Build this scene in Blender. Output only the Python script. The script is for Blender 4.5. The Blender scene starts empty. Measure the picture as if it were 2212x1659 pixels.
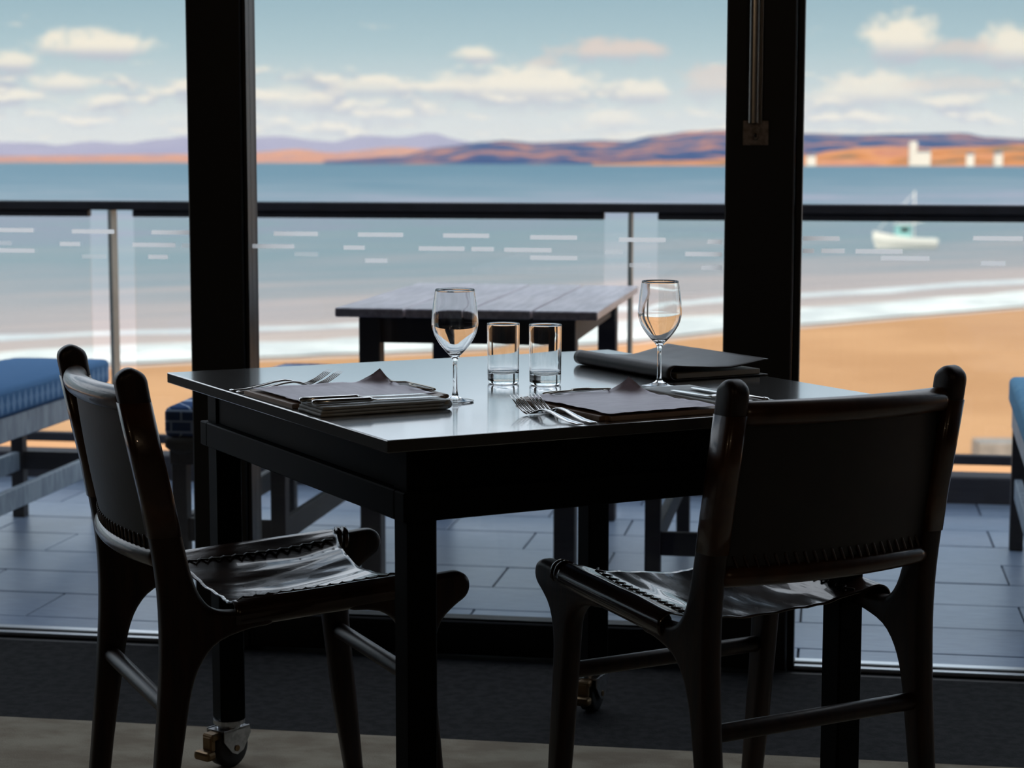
import bpy, bmesh, math, random
from mathutils import Vector, Matrix, noise
random.seed(7)
S = bpy.context.scene
COL = S.collection
pi = math.pi

# ------------------------------------------------------------------ camera
F, PITCH, ROLL, TW, EYE = 4186.0, 0.1156, 0.00114, 0.16352, 1.15
def basis():
    cp, sp = math.cos(PITCH), math.sin(PITCH)
    fw, rt, up = Vector((0, cp, -sp)), Vector((1, 0, 0)), Vector((0, sp, cp))
    c, q = math.cos(ROLL), math.sin(ROLL)
    r2, u2 = c * rt + q * up, -q * rt + c * up
    R = Matrix.Rotation(TW, 3, 'Z')
    return R @ fw, R @ r2, R @ u2
FW, RT, UP = basis()
cam_d = bpy.data.cameras.new('camera')
cam = bpy.data.objects.new('camera', cam_d); COL.objects.link(cam)
M = Matrix((RT, UP, -FW)).transposed().to_4x4(); M.translation = Vector((0, 0, EYE))
cam.matrix_world = M
cam_d.sensor_fit = 'HORIZONTAL'; cam_d.sensor_width = 36.0; cam_d.lens = F * 36.0 / 2212.0
cam_d.clip_start = 0.05; cam_d.clip_end = 30000
cam_d.dof.use_dof = True; cam_d.dof.focus_distance = 3.25; cam_d.dof.aperture_fstop = 6.0
S.camera = cam
def ray(x, y): return FW * F + RT * (x - 1106.0) - UP * (y - 829.5)
def on_z(x, y, z):
    d = ray(x, y); return Vector((0, 0, EYE)) + d * ((z - EYE) / d.z)
def on_y(x, y, Y):
    d = ray(x, y); return Vector((0, 0, EYE)) + d * (Y / d.y)
def azel(x, y):
    d = ray(x, y).normalized(); return math.atan2(d.x, d.y), math.asin(d.z)

# ------------------------------------------------------------------ colour / view
vs = S.view_settings
vs.view_transform = 'Standard'; vs.look = 'None'; vs.gamma = 1.0; vs.exposure = 0.0
vs.use_curve_mapping = False
S.cycles.max_bounces = 12; S.cycles.transmission_bounces = 10; S.cycles.transparent_max_bounces = 24
S.cycles.glossy_bounces = 6; S.cycles.diffuse_bounces = 4
S.cycles.caustics_reflective = False; S.cycles.caustics_refractive = False
S.cycles.sample_clamp_indirect = 6.0

def lin(r, g, b):
    f = lambda v: (v / 255 / 12.92) if v <= 10.3 else ((v / 255 + 0.055) / 1.055) ** 2.4
    return (f(r), f(g), f(b), 1.0)

# ------------------------------------------------------------------ node helper
class NT:
    def __init__(s, tree): s.t = tree; s.n = tree.nodes; s.l = tree.links
    def new(s, kind, **kw):
        n = s.n.new(kind)
        for k, v in kw.items(): setattr(n, k, v)
        return n
    def put(s, sock, v):
        if isinstance(v, bpy.types.NodeSocket): s.l.new(v, sock)
        elif v is not None: sock.default_value = v
    def math(s, op, a, b=None, c=None, clamp=False):
        n = s.new('ShaderNodeMath', operation=op, use_clamp=clamp)
        s.put(n.inputs[0], a)
        if b is not None: s.put(n.inputs[1], b)
        if c is not None: s.put(n.inputs[2], c)
        return n.outputs[0]
    def mix(s, f, a, b):
        n = s.new('ShaderNodeMix', data_type='RGBA'); s.put(n.inputs[0], f); s.put(n.inputs[6], a); s.put(n.inputs[7], b)
        return n.outputs[2]
    def sstep(s, v, lo, hi):
        n = s.new('ShaderNodeMapRange', interpolation_type='SMOOTHSTEP'); s.put(n.inputs[0], v)
        n.inputs[1].default_value = lo; n.inputs[2].default_value = hi
        return n.outputs[0]
    def noise(s, vec, scale, detail=3, rough=0.55):
        n = s.new('ShaderNodeTexNoise'); s.put(n.inputs['Vector'], vec)
        n.inputs['Scale'].default_value = scale; n.inputs['Detail'].default_value = detail; n.inputs['Roughness'].default_value = rough
        return n.outputs[0]
    def comb(s, x, y, z=0.0):
        n = s.new('ShaderNodeCombineXYZ'); s.put(n.inputs[0], x); s.put(n.inputs[1], y); s.put(n.inputs[2], z)
        return n.outputs[0]
    def sep(s, v):
        n = s.new('ShaderNodeSeparateXYZ'); s.put(n.inputs[0], v); return n.outputs
    def ramp(s, f, stops):
        n = s.new('ShaderNodeValToRGB'); s.put(n.inputs[0], f); e = n.color_ramp.elements
        e[0].position, e[0].color = stops[0]; e[1].position, e[1].color = stops[-1]
        for p, c in stops[1:-1]:
            k = e.new(p); k.color = c
        return n.outputs[0]

# ------------------------------------------------------------------ sky
wd = bpy.data.worlds.new('sky'); S.world = wd; wd.use_nodes = True
w = NT(wd.node_tree); w.n.clear()
tc = w.new('ShaderNodeTexCoord')
x_, y_, z_ = w.sep(tc.outputs['Generated'])
AZ = w.math('ARCTAN2', x_, y_); EL = w.math('ARCSINE', z_)
# clear air: pale at the horizon, bluer with height
sky = w.ramp(w.math('MULTIPLY', EL, 1 / 1.5708, clamp=True), [
    (0.0, lin(232, 232, 232)), (0.018, lin(206, 219, 221)), (0.036, lin(176, 203, 212)), (0.055, lin(160, 190, 204)),
    (0.14, lin(134, 172, 200)), (0.4, lin(100, 146, 190)), (1.0, lin(74, 120, 175))])
cream, lilac = (1.02, .93, .78, 1), lin(192, 196, 209)
# layered distant cloud, thick low down and thinner above
vec = w.comb(w.math('MULTIPLY', AZ, 30.0), w.math('MULTIPLY', EL, 110.0), 1.7)
n1 = w.noise(vec, 1.0, 4, 0.6)
vec_up = w.comb(w.math('MULTIPLY', AZ, 30.0), w.math('MULTIPLY_ADD', EL, 110.0, 0.42), 1.7)
n2 = w.noise(vec_up, 1.0, 4, 0.6)
cover = w.ramp(w.math('MULTIPLY', EL, 5.0, clamp=True), [(0.0, (.42,) * 3 + (1,)), (0.09, (.47,) * 3 + (1,)), (0.19, (.46,) * 3 + (1,)), (0.26, (.28,) * 3 + (1,)), (0.45, (.22,) * 3 + (1,)), (1, (.2,) * 3 + (1,))])
m = w.sstep(w.math('ADD', w.math('SUBTRACT', n1, 0.75), cover), 0.14, 0.34)
lit = w.sstep(w.math('SUBTRACT', n1, n2), -0.04, 0.10)
sky = w.mix(w.math('MULTIPLY', m, 0.95), sky, w.mix(lit, lin(180, 184, 202), cream))
# broken cumulus overhead, seen as a flat layer, brightened to light the interior
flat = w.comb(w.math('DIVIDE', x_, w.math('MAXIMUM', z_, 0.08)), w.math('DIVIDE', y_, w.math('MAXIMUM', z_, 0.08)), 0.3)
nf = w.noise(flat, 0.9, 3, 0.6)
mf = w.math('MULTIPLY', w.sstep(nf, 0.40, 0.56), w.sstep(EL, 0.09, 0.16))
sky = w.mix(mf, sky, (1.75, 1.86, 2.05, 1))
# the larger single cumulus clouds in the view
wob = w.math('MULTIPLY', w.math('SUBTRACT', w.noise(w.comb(w.math('MULTIPLY', AZ, 85.0), w.math('MULTIPLY', EL, 150.0), 5.2), 1.0, 3, 0.6), 0.5), 1.7)
ANG = w.comb(AZ, EL, 0.0)
def puff(sky, px, py, rx, ry, amt=1.0, warm=cream):
    a, e = azel(px, py)
    v = w.new('ShaderNodeVectorMath', operation='MULTIPLY_ADD'); w.put(v.inputs[0], ANG)
    v.inputs[1].default_value = (F / rx, F / ry, 0); v.inputs[2].default_value = (-a * F / rx, -e * F / ry, 0)
    ln = w.new('ShaderNodeVectorMath', operation='LENGTH'); w.put(ln.inputs[0], v.outputs[0])
    q = w.new('ShaderNodeMapRange', interpolation_type='SMOOTHSTEP'); w.put(q.inputs[0], w.math('ADD', ln.outputs['Value'], wob))
    q.inputs[1].default_value = 1.25; q.inputs[2].default_value = .45; q.inputs[4].default_value = amt
    return w.mix(q.outputs[0], sky, w.mix(w.sstep(w.sep(v.outputs[0])[1], -.75, .1), lilac, warm))
pink = lin(236, 216, 205)
for p in ((205, 98, 130, 34, 1), (35, 132, 52, 26, .9), (140, 180, 66, 24, .9), (1030, 118, 52, 20, .9), (1320, 110, 130, 28, .9, pink), (1175, 138, 50, 18, .6, pink),
          (1150, 184, 140, 46, 1), (1000, 186, 100, 28, .7), (800, 186, 90, 24, .7), (1390, 196, 66, 26, .9), (1320, 258, 75, 22, .8), (1545, 180, 70, 44, .7, pink),
          (1945, 86, 84, 56, 1), (2185, 104, 70, 48, .95), (2080, 108, 80, 24, .7, pink), (1890, 196, 120, 40, .85), (640, 214, 80, 30, .6), (2060, 185, 110, 24, .5, pink)):
    sky = puff(sky, *p)
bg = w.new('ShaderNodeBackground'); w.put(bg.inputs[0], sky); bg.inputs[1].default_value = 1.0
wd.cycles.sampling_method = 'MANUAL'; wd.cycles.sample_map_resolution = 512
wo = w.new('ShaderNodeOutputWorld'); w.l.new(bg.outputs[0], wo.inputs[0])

# ------------------------------------------------------------------ sun (behind the building, lights beach and far shore)
sun_d = bpy.data.lights.new('sun', 'SUN'); sun_d.energy = 5.2; sun_d.angle = 0.01; sun_d.color = (1.0, 0.86, 0.68)
sun = bpy.data.objects.new('sun', sun_d); COL.objects.link(sun)
sun_dir = Vector((0.35, 1.0, -0.72)).normalized()
sun.rotation_euler = sun_dir.to_track_quat('-Z', 'Y').to_euler(); sun.location = (-6, -20, 20)

# ------------------------------------------------------------------ materials
def mat(name, col, rough=0.5, metal=0.0, spec=0.5, var=0.0, vscale=8.0, stretch=(1, 1, 1), bump=0.0, bscale=60.0, col2=None, coat=0.0, bdist=0.002):
    m = bpy.data.materials.new(name); m.use_nodes = True
    t = NT(m.node_tree); b = t.n['Principled BSDF']
    b.inputs['Roughness'].default_value = rough; b.inputs['Metallic'].default_value = metal
    b.inputs['Specular IOR Level'].default_value = spec; b.inputs['Coat Weight'].default_value = coat
    col = tuple(col) + ((1.0,) if len(col) == 3 else ())
    tco = t.new('ShaderNodeTexCoord'); mp = t.new('ShaderNodeMapping'); t.l.new(tco.outputs['Object'], mp.inputs[0]); mp.inputs['Scale'].default_value = stretch
    if var or col2:
        c2 = tuple(col2) + ((1.0,) if col2 and len(col2) == 3 else ()) if col2 else tuple(c * (1 - var) for c in col[:3]) + (1,)
        nz = t.noise(mp.outputs[0], vscale, 4)
        t.l.new(t.mix(t.sstep(nz, 0.35, 0.65), col, c2), b.inputs['Base Color'])
    else: b.inputs['Base Color'].default_value = col
    if bump:
        bn = t.new('ShaderNodeBump'); bn.inputs['Strength'].default_value = bump; bn.inputs['Distance'].default_value = bdist
        t.l.new(t.noise(mp.outputs[0], bscale, 4), bn.inputs['Height']); t.l.new(bn.outputs[0], b.inputs['Normal'])
    return m
MT = {}
MT['frame'] = mat('dark_anodised_metal', (.010, .010, .012), .45)
MT['frame2'] = mat('dark_grey_metal', (.016, .017, .019), .5, spec=.25)
MT['steel'] = mat('brushed_steel', (.75, .70, .66), .26, 1.0, var=.15, vscale=30, stretch=(1, 1, .05))
MT['plate'] = mat('worn_zinc_plate', (.42, .34, .30), .55, .5, var=.4, vscale=90)
MT['sill'] = mat('aluminium_sill', (.6, .62, .64), .35, 1.0)
MT['room'] = mat('dark_painted_plaster', (.018, .016, .015), .9, var=.1, vscale=3)
MT['ceil'] = mat('dark_timber_ceiling', (.02, .018, .016), .8, var=.2, vscale=4)
MT['carpet_d'] = mat('charcoal_carpet', (.030, .030, .032), .95, spec=.1, col2=(.018, .018, .019), vscale=40, bump=.9, bscale=260, bdist=.004)
MT['carpet_b'] = mat('beige_carpet', (.36, .32, .25), .95, spec=.1, col2=(.25, .21, .16), vscale=7, stretch=(1, 1.6, 1), bump=.9, bscale=240, bdist=.004)
MT['tile'] = mat('grey_blue_porcelain_tile', (.20, .26, .36), .34, col2=(.16, .21, .30), vscale=14, stretch=(1, 6, 1), bump=.12, bscale=90)
MT['tile2'] = mat('grey_blue_porcelain_tile_paler', (.23, .29, .39), .34, col2=(.18, .24, .33), vscale=14, stretch=(1, 6, 1), bump=.12, bscale=90)
MT['grout'] = mat('dark_grout', (.05, .055, .065), .9)
MT['rail'] = mat('dark_oiled_handrail', (.016, .015, .02), .55, var=.4, vscale=18)
MT['post'] = mat('grey_steel_post', (.30, .32, .29), .45, .2, var=.2, vscale=12)
MT['upstand'] = mat('dark_terrace_upstand', (.03, .03, .042), .8, var=.3, vscale=6)
MT['oplank'] = mat('weathered_brown_plank', (.58, .50, .53), .30, col2=(.40, .34, .36), vscale=7, stretch=(9, .7, 9), bump=.25, bscale=30)
MT['oleg'] = mat('dark_stained_outdoor_wood', (.022, .019, .026), .6, var=.3, vscale=14)
MT['bench'] = mat('grey_weathered_bench_wood', (.34, .40, .45), .6, col2=(.22, .27, .32), vscale=9, stretch=(4, 4, 1), bump=.2, bscale=40)
MT['table'] = mat('dark_lacquered_tabletop', (.050, .047, .045), .22, spec=1.0, var=.3, vscale=9, stretch=(1.2, 14, 1), bump=.03, bscale=60, bdist=.0003, coat=1.0)
MT['table'].node_tree.nodes['Principled BSDF'].inputs['Coat Roughness'].default_value = .10
MT['table'].node_tree.nodes['Principled BSDF'].inputs['Coat IOR'].default_value = 2.2
MT['tframe'] = mat('black_stained_wood', (.0035, .0035, .0035), .55, spec=.06, var=.3, vscale=12)
MT['wood'] = mat('dark_brown_teak', (.026, .010, .005), .40, spec=.35, col2=(.010, .004, .003), vscale=10, stretch=(6, 6, 1), bump=.08, bscale=60)
MT['leather'] = mat('glossy_brown_leather', (.040, .017, .009), .22, col2=(.018, .008, .005), vscale=9, stretch=(2.2, .7, 1), bump=.35, bscale=11, bdist=.004, coat=.5)
MT['leather2'] = mat('matt_dark_leather', (.016, .013, .012), .55, var=.3, vscale=9, bump=.15, bscale=60)
MT['leather3'] = mat('tan_leather_sleeve', (.07, .028, .010), .30, col2=(.035, .014, .007), vscale=12, bump=.15, bscale=70, coat=.3)
MT['lace'] = mat('dark_leather_lace', (.03, .016, .010), .35)
MT['rubber'] = mat('black_rubber', (.012, .012, .013), .6)
MT['zinc'] = mat('zinc_caster_steel', (.55, .56, .58), .32, 1.0, var=.3, vscale=60)
MT['bolt'] = mat('brass_brake_lever', (.22, .14, .07), .4, .8)
MT['boardtop'] = mat('pale_wood_clipboard', (.42, .29, .20), .45, col2=(.34, .22, .15), vscale=8, stretch=(1, 8, 1))
MT['paper'] = mat('grey_lilac_paper', (.74, .66, .76), .45, spec=.5, var=.12, vscale=16, stretch=(1, 5, 1))
MT['napkin'] = mat('grey_linen_napkin', (.62, .64, .64), .6, spec=.4, var=.12, vscale=40, bump=.3, bscale=400)
MT['cutlery'] = mat('polished_cutlery_steel', (.72, .70, .68), .14, 1.0)
MT['clip'] = mat('aged_wire_clip', (.40, .36, .30), .3, 1.0)
MT['folder'] = mat('brown_leather_menu_cover', (.040, .028, .022), .42, spec=.3, col2=(.020, .014, .011), vscale=14, bump=.25, bscale=90, bdist=.001)
MT['pages'] = mat('off_white_menu_pages', (.5, .48, .44), .8)
MT['white'] = mat('white_paint', (.72, .70, .66), .5)
MT['sticker'] = mat('frosted_white_film', (.85, .87, .85), .7)
def glassmat(name, tint, rough=0.0, reflect=1.0):
    m = bpy.data.materials.new(name); m.use_nodes = True; t = NT(m.node_tree); t.n.clear()
    tr = t.new('ShaderNodeBsdfTransparent'); tr.inputs[0].default_value = tint
    gl = t.new('ShaderNodeBsdfGlossy'); gl.inputs['Roughness'].default_value = rough
    lw = t.new('ShaderNodeLayerWeight'); f5 = t.math('MULTIPLY_ADD', t.math('POWER', lw.outputs['Facing'], 5.0), .96, .04)   # Schlick, same from both sides
    mx = t.new('ShaderNodeMixShader'); t.put(mx.inputs[0], t.math('MULTIPLY', f5, reflect)); t.l.new(tr.outputs[0], mx.inputs[1]); t.l.new(gl.outputs[0], mx.inputs[2])
    o = t.new('ShaderNodeOutputMaterial'); t.l.new(mx.outputs[0], o.inputs[0]); return m
MT['pane'] = glassmat('clear_window_glass', (.975, .985, .98, 1))
MT['bglass'] = glassmat('balustrade_glass', (.93, .955, .955, 1))
m = bpy.data.materials.new('clear_drinking_glass'); m.use_nodes = True
b = m.node_tree.nodes['Principled BSDF']; b.inputs['Base Color'].default_value = (.99, 1, 1, 1); b.inputs['Roughness'].default_value = 0.0
b.inputs['IOR'].default_value = 1.5; b.inputs['Transmission Weight'].default_value = 1.0
MT['glass'] = m
# translucent stickers: some are worn
def film(name, a):
    m = bpy.data.materials.new(name); m.use_nodes = True; t = NT(m.node_tree); t.n.clear()
    tr = t.new('ShaderNodeBsdfTransparent'); tl = t.new('ShaderNodeBsdfTranslucent'); tl.inputs[0].default_value = (1, 1, .98, 1)
    df = t.new('ShaderNodeBsdfDiffuse'); df.inputs[0].default_value = (.9, .9, .88, 1)
    ad = t.new('ShaderNodeMixShader'); ad.inputs[0].default_value = .04; t.l.new(tl.outputs[0], ad.inputs[1]); t.l.new(df.outputs[0], ad.inputs[2])
    mx = t.new('ShaderNodeMixShader'); mx.inputs[0].default_value = a; t.l.new(tr.outputs[0], mx.inputs[1]); t.l.new(ad.outputs[0], mx.inputs[2])
    o = t.new('ShaderNodeOutputMaterial'); t.l.new(mx.outputs[0], o.inputs[0]); return m
MT['film'] = film('frosted_film', .95); MT['film_worn'] = film('worn_frosted_film', .45)

# ------------------------------------------------------------------ object helpers
def tag(o, label=None, cat=None, group=None, kind=None):
    if label: o['label'] = label
    if cat: o['category'] = cat
    if group: o['group'] = group
    if kind: o['kind'] = kind
    return o
def empty(name, loc=(0, 0, 0), rz=0.0, parent=None):
    o = bpy.data.objects.new(name, None); COL.objects.link(o); o.location = loc; o.rotation_euler = (0, 0, rz); o.empty_display_size = .05
    o.parent = parent; return o
def obj(name, bm, m, parent=None, smooth=False, loc=None, rz=0.0):
    me = bpy.data.meshes.new(name); bmesh.ops.recalc_face_normals(bm, faces=bm.faces[:]); bm.to_mesh(me); bm.free()
    if isinstance(m, str): m = MT[m]
    me.materials.append(m)
    if smooth:
        for p in me.polygons: p.use_smooth = True
    o = bpy.data.objects.new(name, me); COL.objects.link(o); o.parent = parent
    if loc is not None: o.location = loc
    o.rotation_euler = (0, 0, rz); return o
def smooth_angle(o, ang=35):
    me = o.data
    for p in me.polygons: p.use_smooth = True
    bm = bmesh.new(); bm.from_mesh(me)
    for e in bm.edges:
        if len(e.link_faces) == 2 and e.calc_face_angle(0) > math.radians(ang): e.smooth = False
    bm.to_mesh(me); bm.free(); return o
def bx(bm, x0, x1, y0, y1, z0, z1, bev=0.0, seg=1):
    vs_ = [bm.verts.new((x, y, z)) for z in (z0, z1) for y in (y0, y1) for x in (x0, x1)]
    fs = [bm.faces.new([vs_[i] for i in q]) for q in ((0, 2, 3, 1), (4, 5, 7, 6), (0, 1, 5, 4), (2, 6, 7, 3), (0, 4, 6, 2), (1, 3, 7, 5))]
    if bev:
        es = list({e for f in fs for e in f.edges})
        bmesh.ops.bevel(bm, geom=es, offset=bev, segments=seg, affect='EDGES', profile=.5)
    return bm
def box(*a, **k): return bx(bmesh.new(), *a, **k)
def tube(bm, pts, rad, n=12, caps=True, flat=1.0):
    """sweep a circle along pts; rad is a number or list"""
    P = [Vector(p) for p in pts]; R = rad if isinstance(rad, (list, tuple)) else [rad] * len(P)
    rings = []; up = Vector((0, 0, 1))
    for i, p in enumerate(P):
        t = (P[min(i + 1, len(P) - 1)] - P[max(i - 1, 0)]).normalized()
        a = up.cross(t)
        if a.length < 1e-4: a = Vector((1, 0, 0)).cross(t)
        a.normalize(); c = t.cross(a)
        rings.append([bm.verts.new(p + R[i] * (math.cos(2 * pi * k / n) * a + flat * math.sin(2 * pi * k / n) * c)) for k in range(n)])
    for r0, r1 in zip(rings, rings[1:]):
        for k in range(n): bm.faces.new((r0[k], r0[(k + 1) % n], r1[(k + 1) % n], r1[k]))
    if caps:
        bm.faces.new(rings[0][::-1]); bm.faces.new(rings[-1])
    return bm
def dome_tube(bm, a, b_, r, n=14):
    a, b_ = Vector(a), Vector(b_); t = (b_ - a).normalized(); pts = []; rr = []
    for k in range(5): th = k / 4 * pi / 2; pts.append(a - t * (r * math.cos(th))); rr.append(max(r * math.sin(th), .0006))
    for k in range(5): th = (4 - k) / 4 * pi / 2; pts.append(b_ + t * (r * math.cos(th))); rr.append(max(r * math.sin(th), .0006))
    return tube(bm, pts, rr, n)
def lathe(bm, prof, n=48):
    rings = []
    for r, z in prof:
        rings.append([bm.verts.new((0, 0, z))] if r < 1e-6 else [bm.verts.new((r * math.cos(2 * pi * k / n), r * math.sin(2 * pi * k / n), z)) for k in range(n)])
    for r0, r1 in zip(rings, rings[1:]):
        for k in range(n):
            k2 = (k + 1) % n
            if len(r0) == 1 and len(r1) == 1: continue
            if len(r0) == 1: bm.faces.new((r0[0], r1[k2], r1[k]))
            elif len(r1) == 1: bm.faces.new((r0[k], r0[k2], r1[0]))
            else: bm.faces.new((r0[k], r0[k2], r1[k2], r1[k]))
    return bm
def spline(pts, per=6, closed=False):
    P = [Vector(p) for p in pts]; n = len(P); out = []
    rng = range(n if closed else n - 1)
    for i in rng:
        p0 = P[(i - 1) % n] if closed or i > 0 else P[0]; p1 = P[i]; p2 = P[(i + 1) % n]; p3 = P[(i + 2) % n] if closed or i + 2 < n else P[-1]
        for k in range(per):
            t = k / per
            out.append(0.5 * ((2 * p1) + (p2 - p0) * t + (2 * p0 - 5 * p1 + 4 * p2 - p3) * t * t + (3 * p1 - p0 - 3 * p2 + p3) * t ** 3))
    if not closed: out.append(P[-1])
    return out
def slab_outline(bm, pts2, x0, x1, bev=0.008, seg=3):
    """extrude a (y,z) outline between x0 and x1 with rounded edges"""
    vs_ = [bm.verts.new((x0, p[0], p[1])) for p in pts2]; f = bm.faces.new(vs_)
    r = bmesh.ops.extrude_face_region(bm, geom=[f]); nv = [v for v in r['geom'] if isinstance(v, bmesh.types.BMVert)]
    bmesh.ops.translate(bm, verts=nv, vec=(x1 - x0, 0, 0))
    es = [e for e in bm.edges if abs(e.verts[0].co.x - e.verts[1].co.x) < 1e-6]
    bmesh.ops.bevel(bm, geom=es, offset=bev, segments=seg, affect='EDGES', profile=.5, clamp_overlap=True)
    return bm
def grid(bm, nu, nv, fn, wrap=False):
    g = [[bm.verts.new(fn(i / (nu - 1), j / (nv - 1))) for j in range(nv)] for i in range(nu)]
    for i in range(nu - 1):
        for j in range(nv - 1): bm.faces.new((g[i][j], g[i + 1][j], g[i + 1][j + 1], g[i][j + 1]))
    return bm
def thicken(o, t, off=-1.0):
    md = o.modifiers.new('solid', 'SOLIDIFY'); md.thickness = t; md.offset = off; return o
def copy_tree(o, parent=None):
    c = o.copy(); COL.objects.link(c); c.parent = parent
    for ch in list(o.children): copy_tree(ch, c)
    return c

# ================================================================== THE ROOM
WY = 4.365                      # plane of the glazing
XL, XR, YB, ZC = -6.0, 4.2, -5.0, 2.75
COLX = (-1.475, -1.345); STX = (-0.237, -0.084); FRX = (-0.084, -0.068)
floor = tag(obj('floor', box(XL, XR, YB, 4.42, -.2, -.012), 'grout'), 'dark floor slab under the carpet of the dining room', kind='structure')
obj('beige_carpet', box(XL, XR, YB, 3.692, -.012, 0, bev=.002), 'carpet_b', floor)
obj('charcoal_carpet', box(XL, XR, 3.692, 4.31, -.012, -.001, bev=.002), 'carpet_d', floor)
obj('threshold_strip', box(XL, XR, 4.31, 4.42, -.012, -.002), 'frame', floor)
tag(obj('ceiling', box(XL, XR, YB, 4.47, ZC, ZC + .3), 'ceil'), 'dark ceiling above the dining room', kind='structure')
tag(obj('wall_back', box(XL, XR, YB - .2, YB, 0, ZC), 'room'), 'dark wall behind the viewer', kind='structure')
tag(obj('wall_left', box(XL - .2, XL, YB - .2, 4.45, 0, ZC), 'room'), 'dark wall at the left end of the dining room', kind='structure')
tag(obj('wall_right', box(XR, XR + .2, YB - .2, 4.45, 0, ZC), 'room'), 'dark wall at the right end of the dining room', kind='structure')
tag(obj('wall_front', box(XL, -5.6, 4.33, 4.45, 0, ZC), 'room'), 'dark wall beside the left window', kind='structure')
tag(obj('wall_front', box(3.9, XR, 4.33, 4.45, 0, ZC), 'room'), 'dark wall beside the right window', kind='structure')
tag(obj('trim_3', box(-5.6, 3.9, 4.33, 4.45, 2.62, ZC), 'frame'), 'dark lintel above the windows and door', kind='structure')

# unseen pendant lamps, added behind the viewer as warm fill light
def pendant(x, y, label):
    rt = tag(empty('fill_pendant', (x, y, 2.42)), label, 'lamp', 'added fill lamps')
    bm = bmesh.new(); tube(bm, [(0, 0, .22), (0, 0, ZC - 2.42)], .004, 8); obj('cord', bm, 'rubber', rt)
    bm = bmesh.new(); lathe(bm, [(.03, .22), (.05, .20), (.12, .10), (.16, 0), (.157, 0), (.117, .098), (.047, .196), (.03, .214)], 40); obj('shade', bm, 'frame2', rt, True)
    bm = bmesh.new(); lathe(bm, [(0, .04), (.02, .045), (.03, .07), (.025, .10), (.014, .13), (.014, .20), (0, .20)], 24); obj('bulb', bm, 'bulb', rt, True)
    ld = bpy.data.lights.new('fill_light', 'POINT'); ld.energy = 9; ld.color = (1.0, .74, .48); ld.shadow_soft_size = .05
    lo = bpy.data.objects.new('fill_light', ld); COL.objects.link(lo); lo.parent = rt; lo.location = (0, 0, -.03)
m = bpy.data.materials.new('warm_bulb'); m.use_nodes = True; e_ = m.node_tree.nodes['Principled BSDF']
e_.inputs['Emission Color'].default_value = (1, .75, .5, 1); e_.inputs['Emission Strength'].default_value = 6; MT['bulb'] = m
pendant(-1.7, -.5, 'unseen warm fill lamp added behind the viewer on the left')
pendant(1.5, -.5, 'unseen warm fill lamp added behind the viewer on the right')

# column between left window and door
t1 = tag(empty('trim_1', ((COLX[0] + COLX[1]) / 2, 4.39, 0)), 'wide black metal column between the left window and the glass door', kind='structure')
hw = (COLX[1] - COLX[0]) / 2
obj('column_face', box(-hw, hw, -.062, .045, 0, 2.62, bev=.003), 'frame', t1)
obj('side_bead', box(hw, hw + .008, -.030, .03, 0, 2.62, bev=.001), 'frame2', t1)
t2 = tag(empty('trim_2', ((FRX[0] + FRX[1]) / 2, 4.39, 0)), 'narrow black jamb between the door stile and the right window', kind='structure')
h2 = (FRX[1] - FRX[0]) / 2
obj('jamb', box(-h2, h2, -.05, .045, 0, 2.62, bev=.002), 'frame', t2)
obj('edge_bead', box(-h2 - .003, -h2, -.057, -.05, 0, 2.62), 'frame2', t2)

def marking(parent, px0, px1, py, px_h=9.5, worn=False, ox=0.0):
    a = on_y(px0, py, WY - .005); c = on_y(px1, py, WY - .005)
    hh = px_h / F * 4.4 / 2; r = hh * .45
    bm = bmesh.new(); pts = []
    L = (c.x - a.x) / 2
    for cx, cz, s in ((L - r, hh - r, 0), (-L + r, hh - r, 1), (-L + r, -hh + r, 2), (L - r, -hh + r, 3)):
        for k in range(4):
            th = s * pi / 2 + k / 3 * pi / 2; pts.append(bm.verts.new((cx + r * math.cos(th), 0, cz + r * math.sin(th))))
    bm.faces.new(pts)
    o = obj('glass_marking', bm, 'film_worn' if worn else 'film', parent)
    o.location = Vector(((a.x + c.x) / 2, WY - .0052, (a.z + c.z) / 2)) - Vector(parent.location)
    return o
# left window
w1 = tag(empty('window_1', (-2.53, WY, 0)), 'fixed glass pane left of the black column', kind='structure')
obj('glass_pane', box(-5.6 + 2.53, COLX[0] + 2.53, -.004, .004, .013, 2.62), 'pane', w1)
obj('sill_bar', box(-5.6 + 2.53, COLX[0] + 2.53, -.030, .045, 0.0, .010, bev=.002), 'sill', w1)
obj('glazing_gasket', box(-5.6 + 2.53, COLX[0] + 2.53, -.006, .006, .010, .013), 'frame', w1)
for a in ((-20, 73, 497), (155, 247, 500), (327, 424, 502), (129, 173, 527), (286, 379, 529), (392, 424, 530, 9.5, True), (-20, 75, 541), (177, 230, 554, 9.5, True), (320, 363, 555), (-20, 25, 525, 9.5, True)): marking(w1, *a)
# right window
w2 = tag(empty('window_2', (1.06, WY, 0)), 'fixed glass pane right of the door', kind='structure')
obj('glass_pane', box(FRX[1] - 1.06, 3.9 - 1.06, -.004, .004, .013, 2.62), 'pane', w2)
obj('sill_bar', box(FRX[1] - 1.06, 3.9 - 1.06, -.030, .045, 0, .010, bev=.002), 'sill', w2)
obj('glazing_gasket', box(FRX[1] - 1.06, 3.9 - 1.06, -.006, .006, .010, .013), 'frame', w2)
for a in ((1734, 1814, 515), (2102, 2210, 515), (1734, 1759, 542), (1774, 1825, 542), (1848, 1950, 543, 9.5), (1903, 2008, 558), (2119, 2172, 569)): marking(w2, *a)
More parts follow.
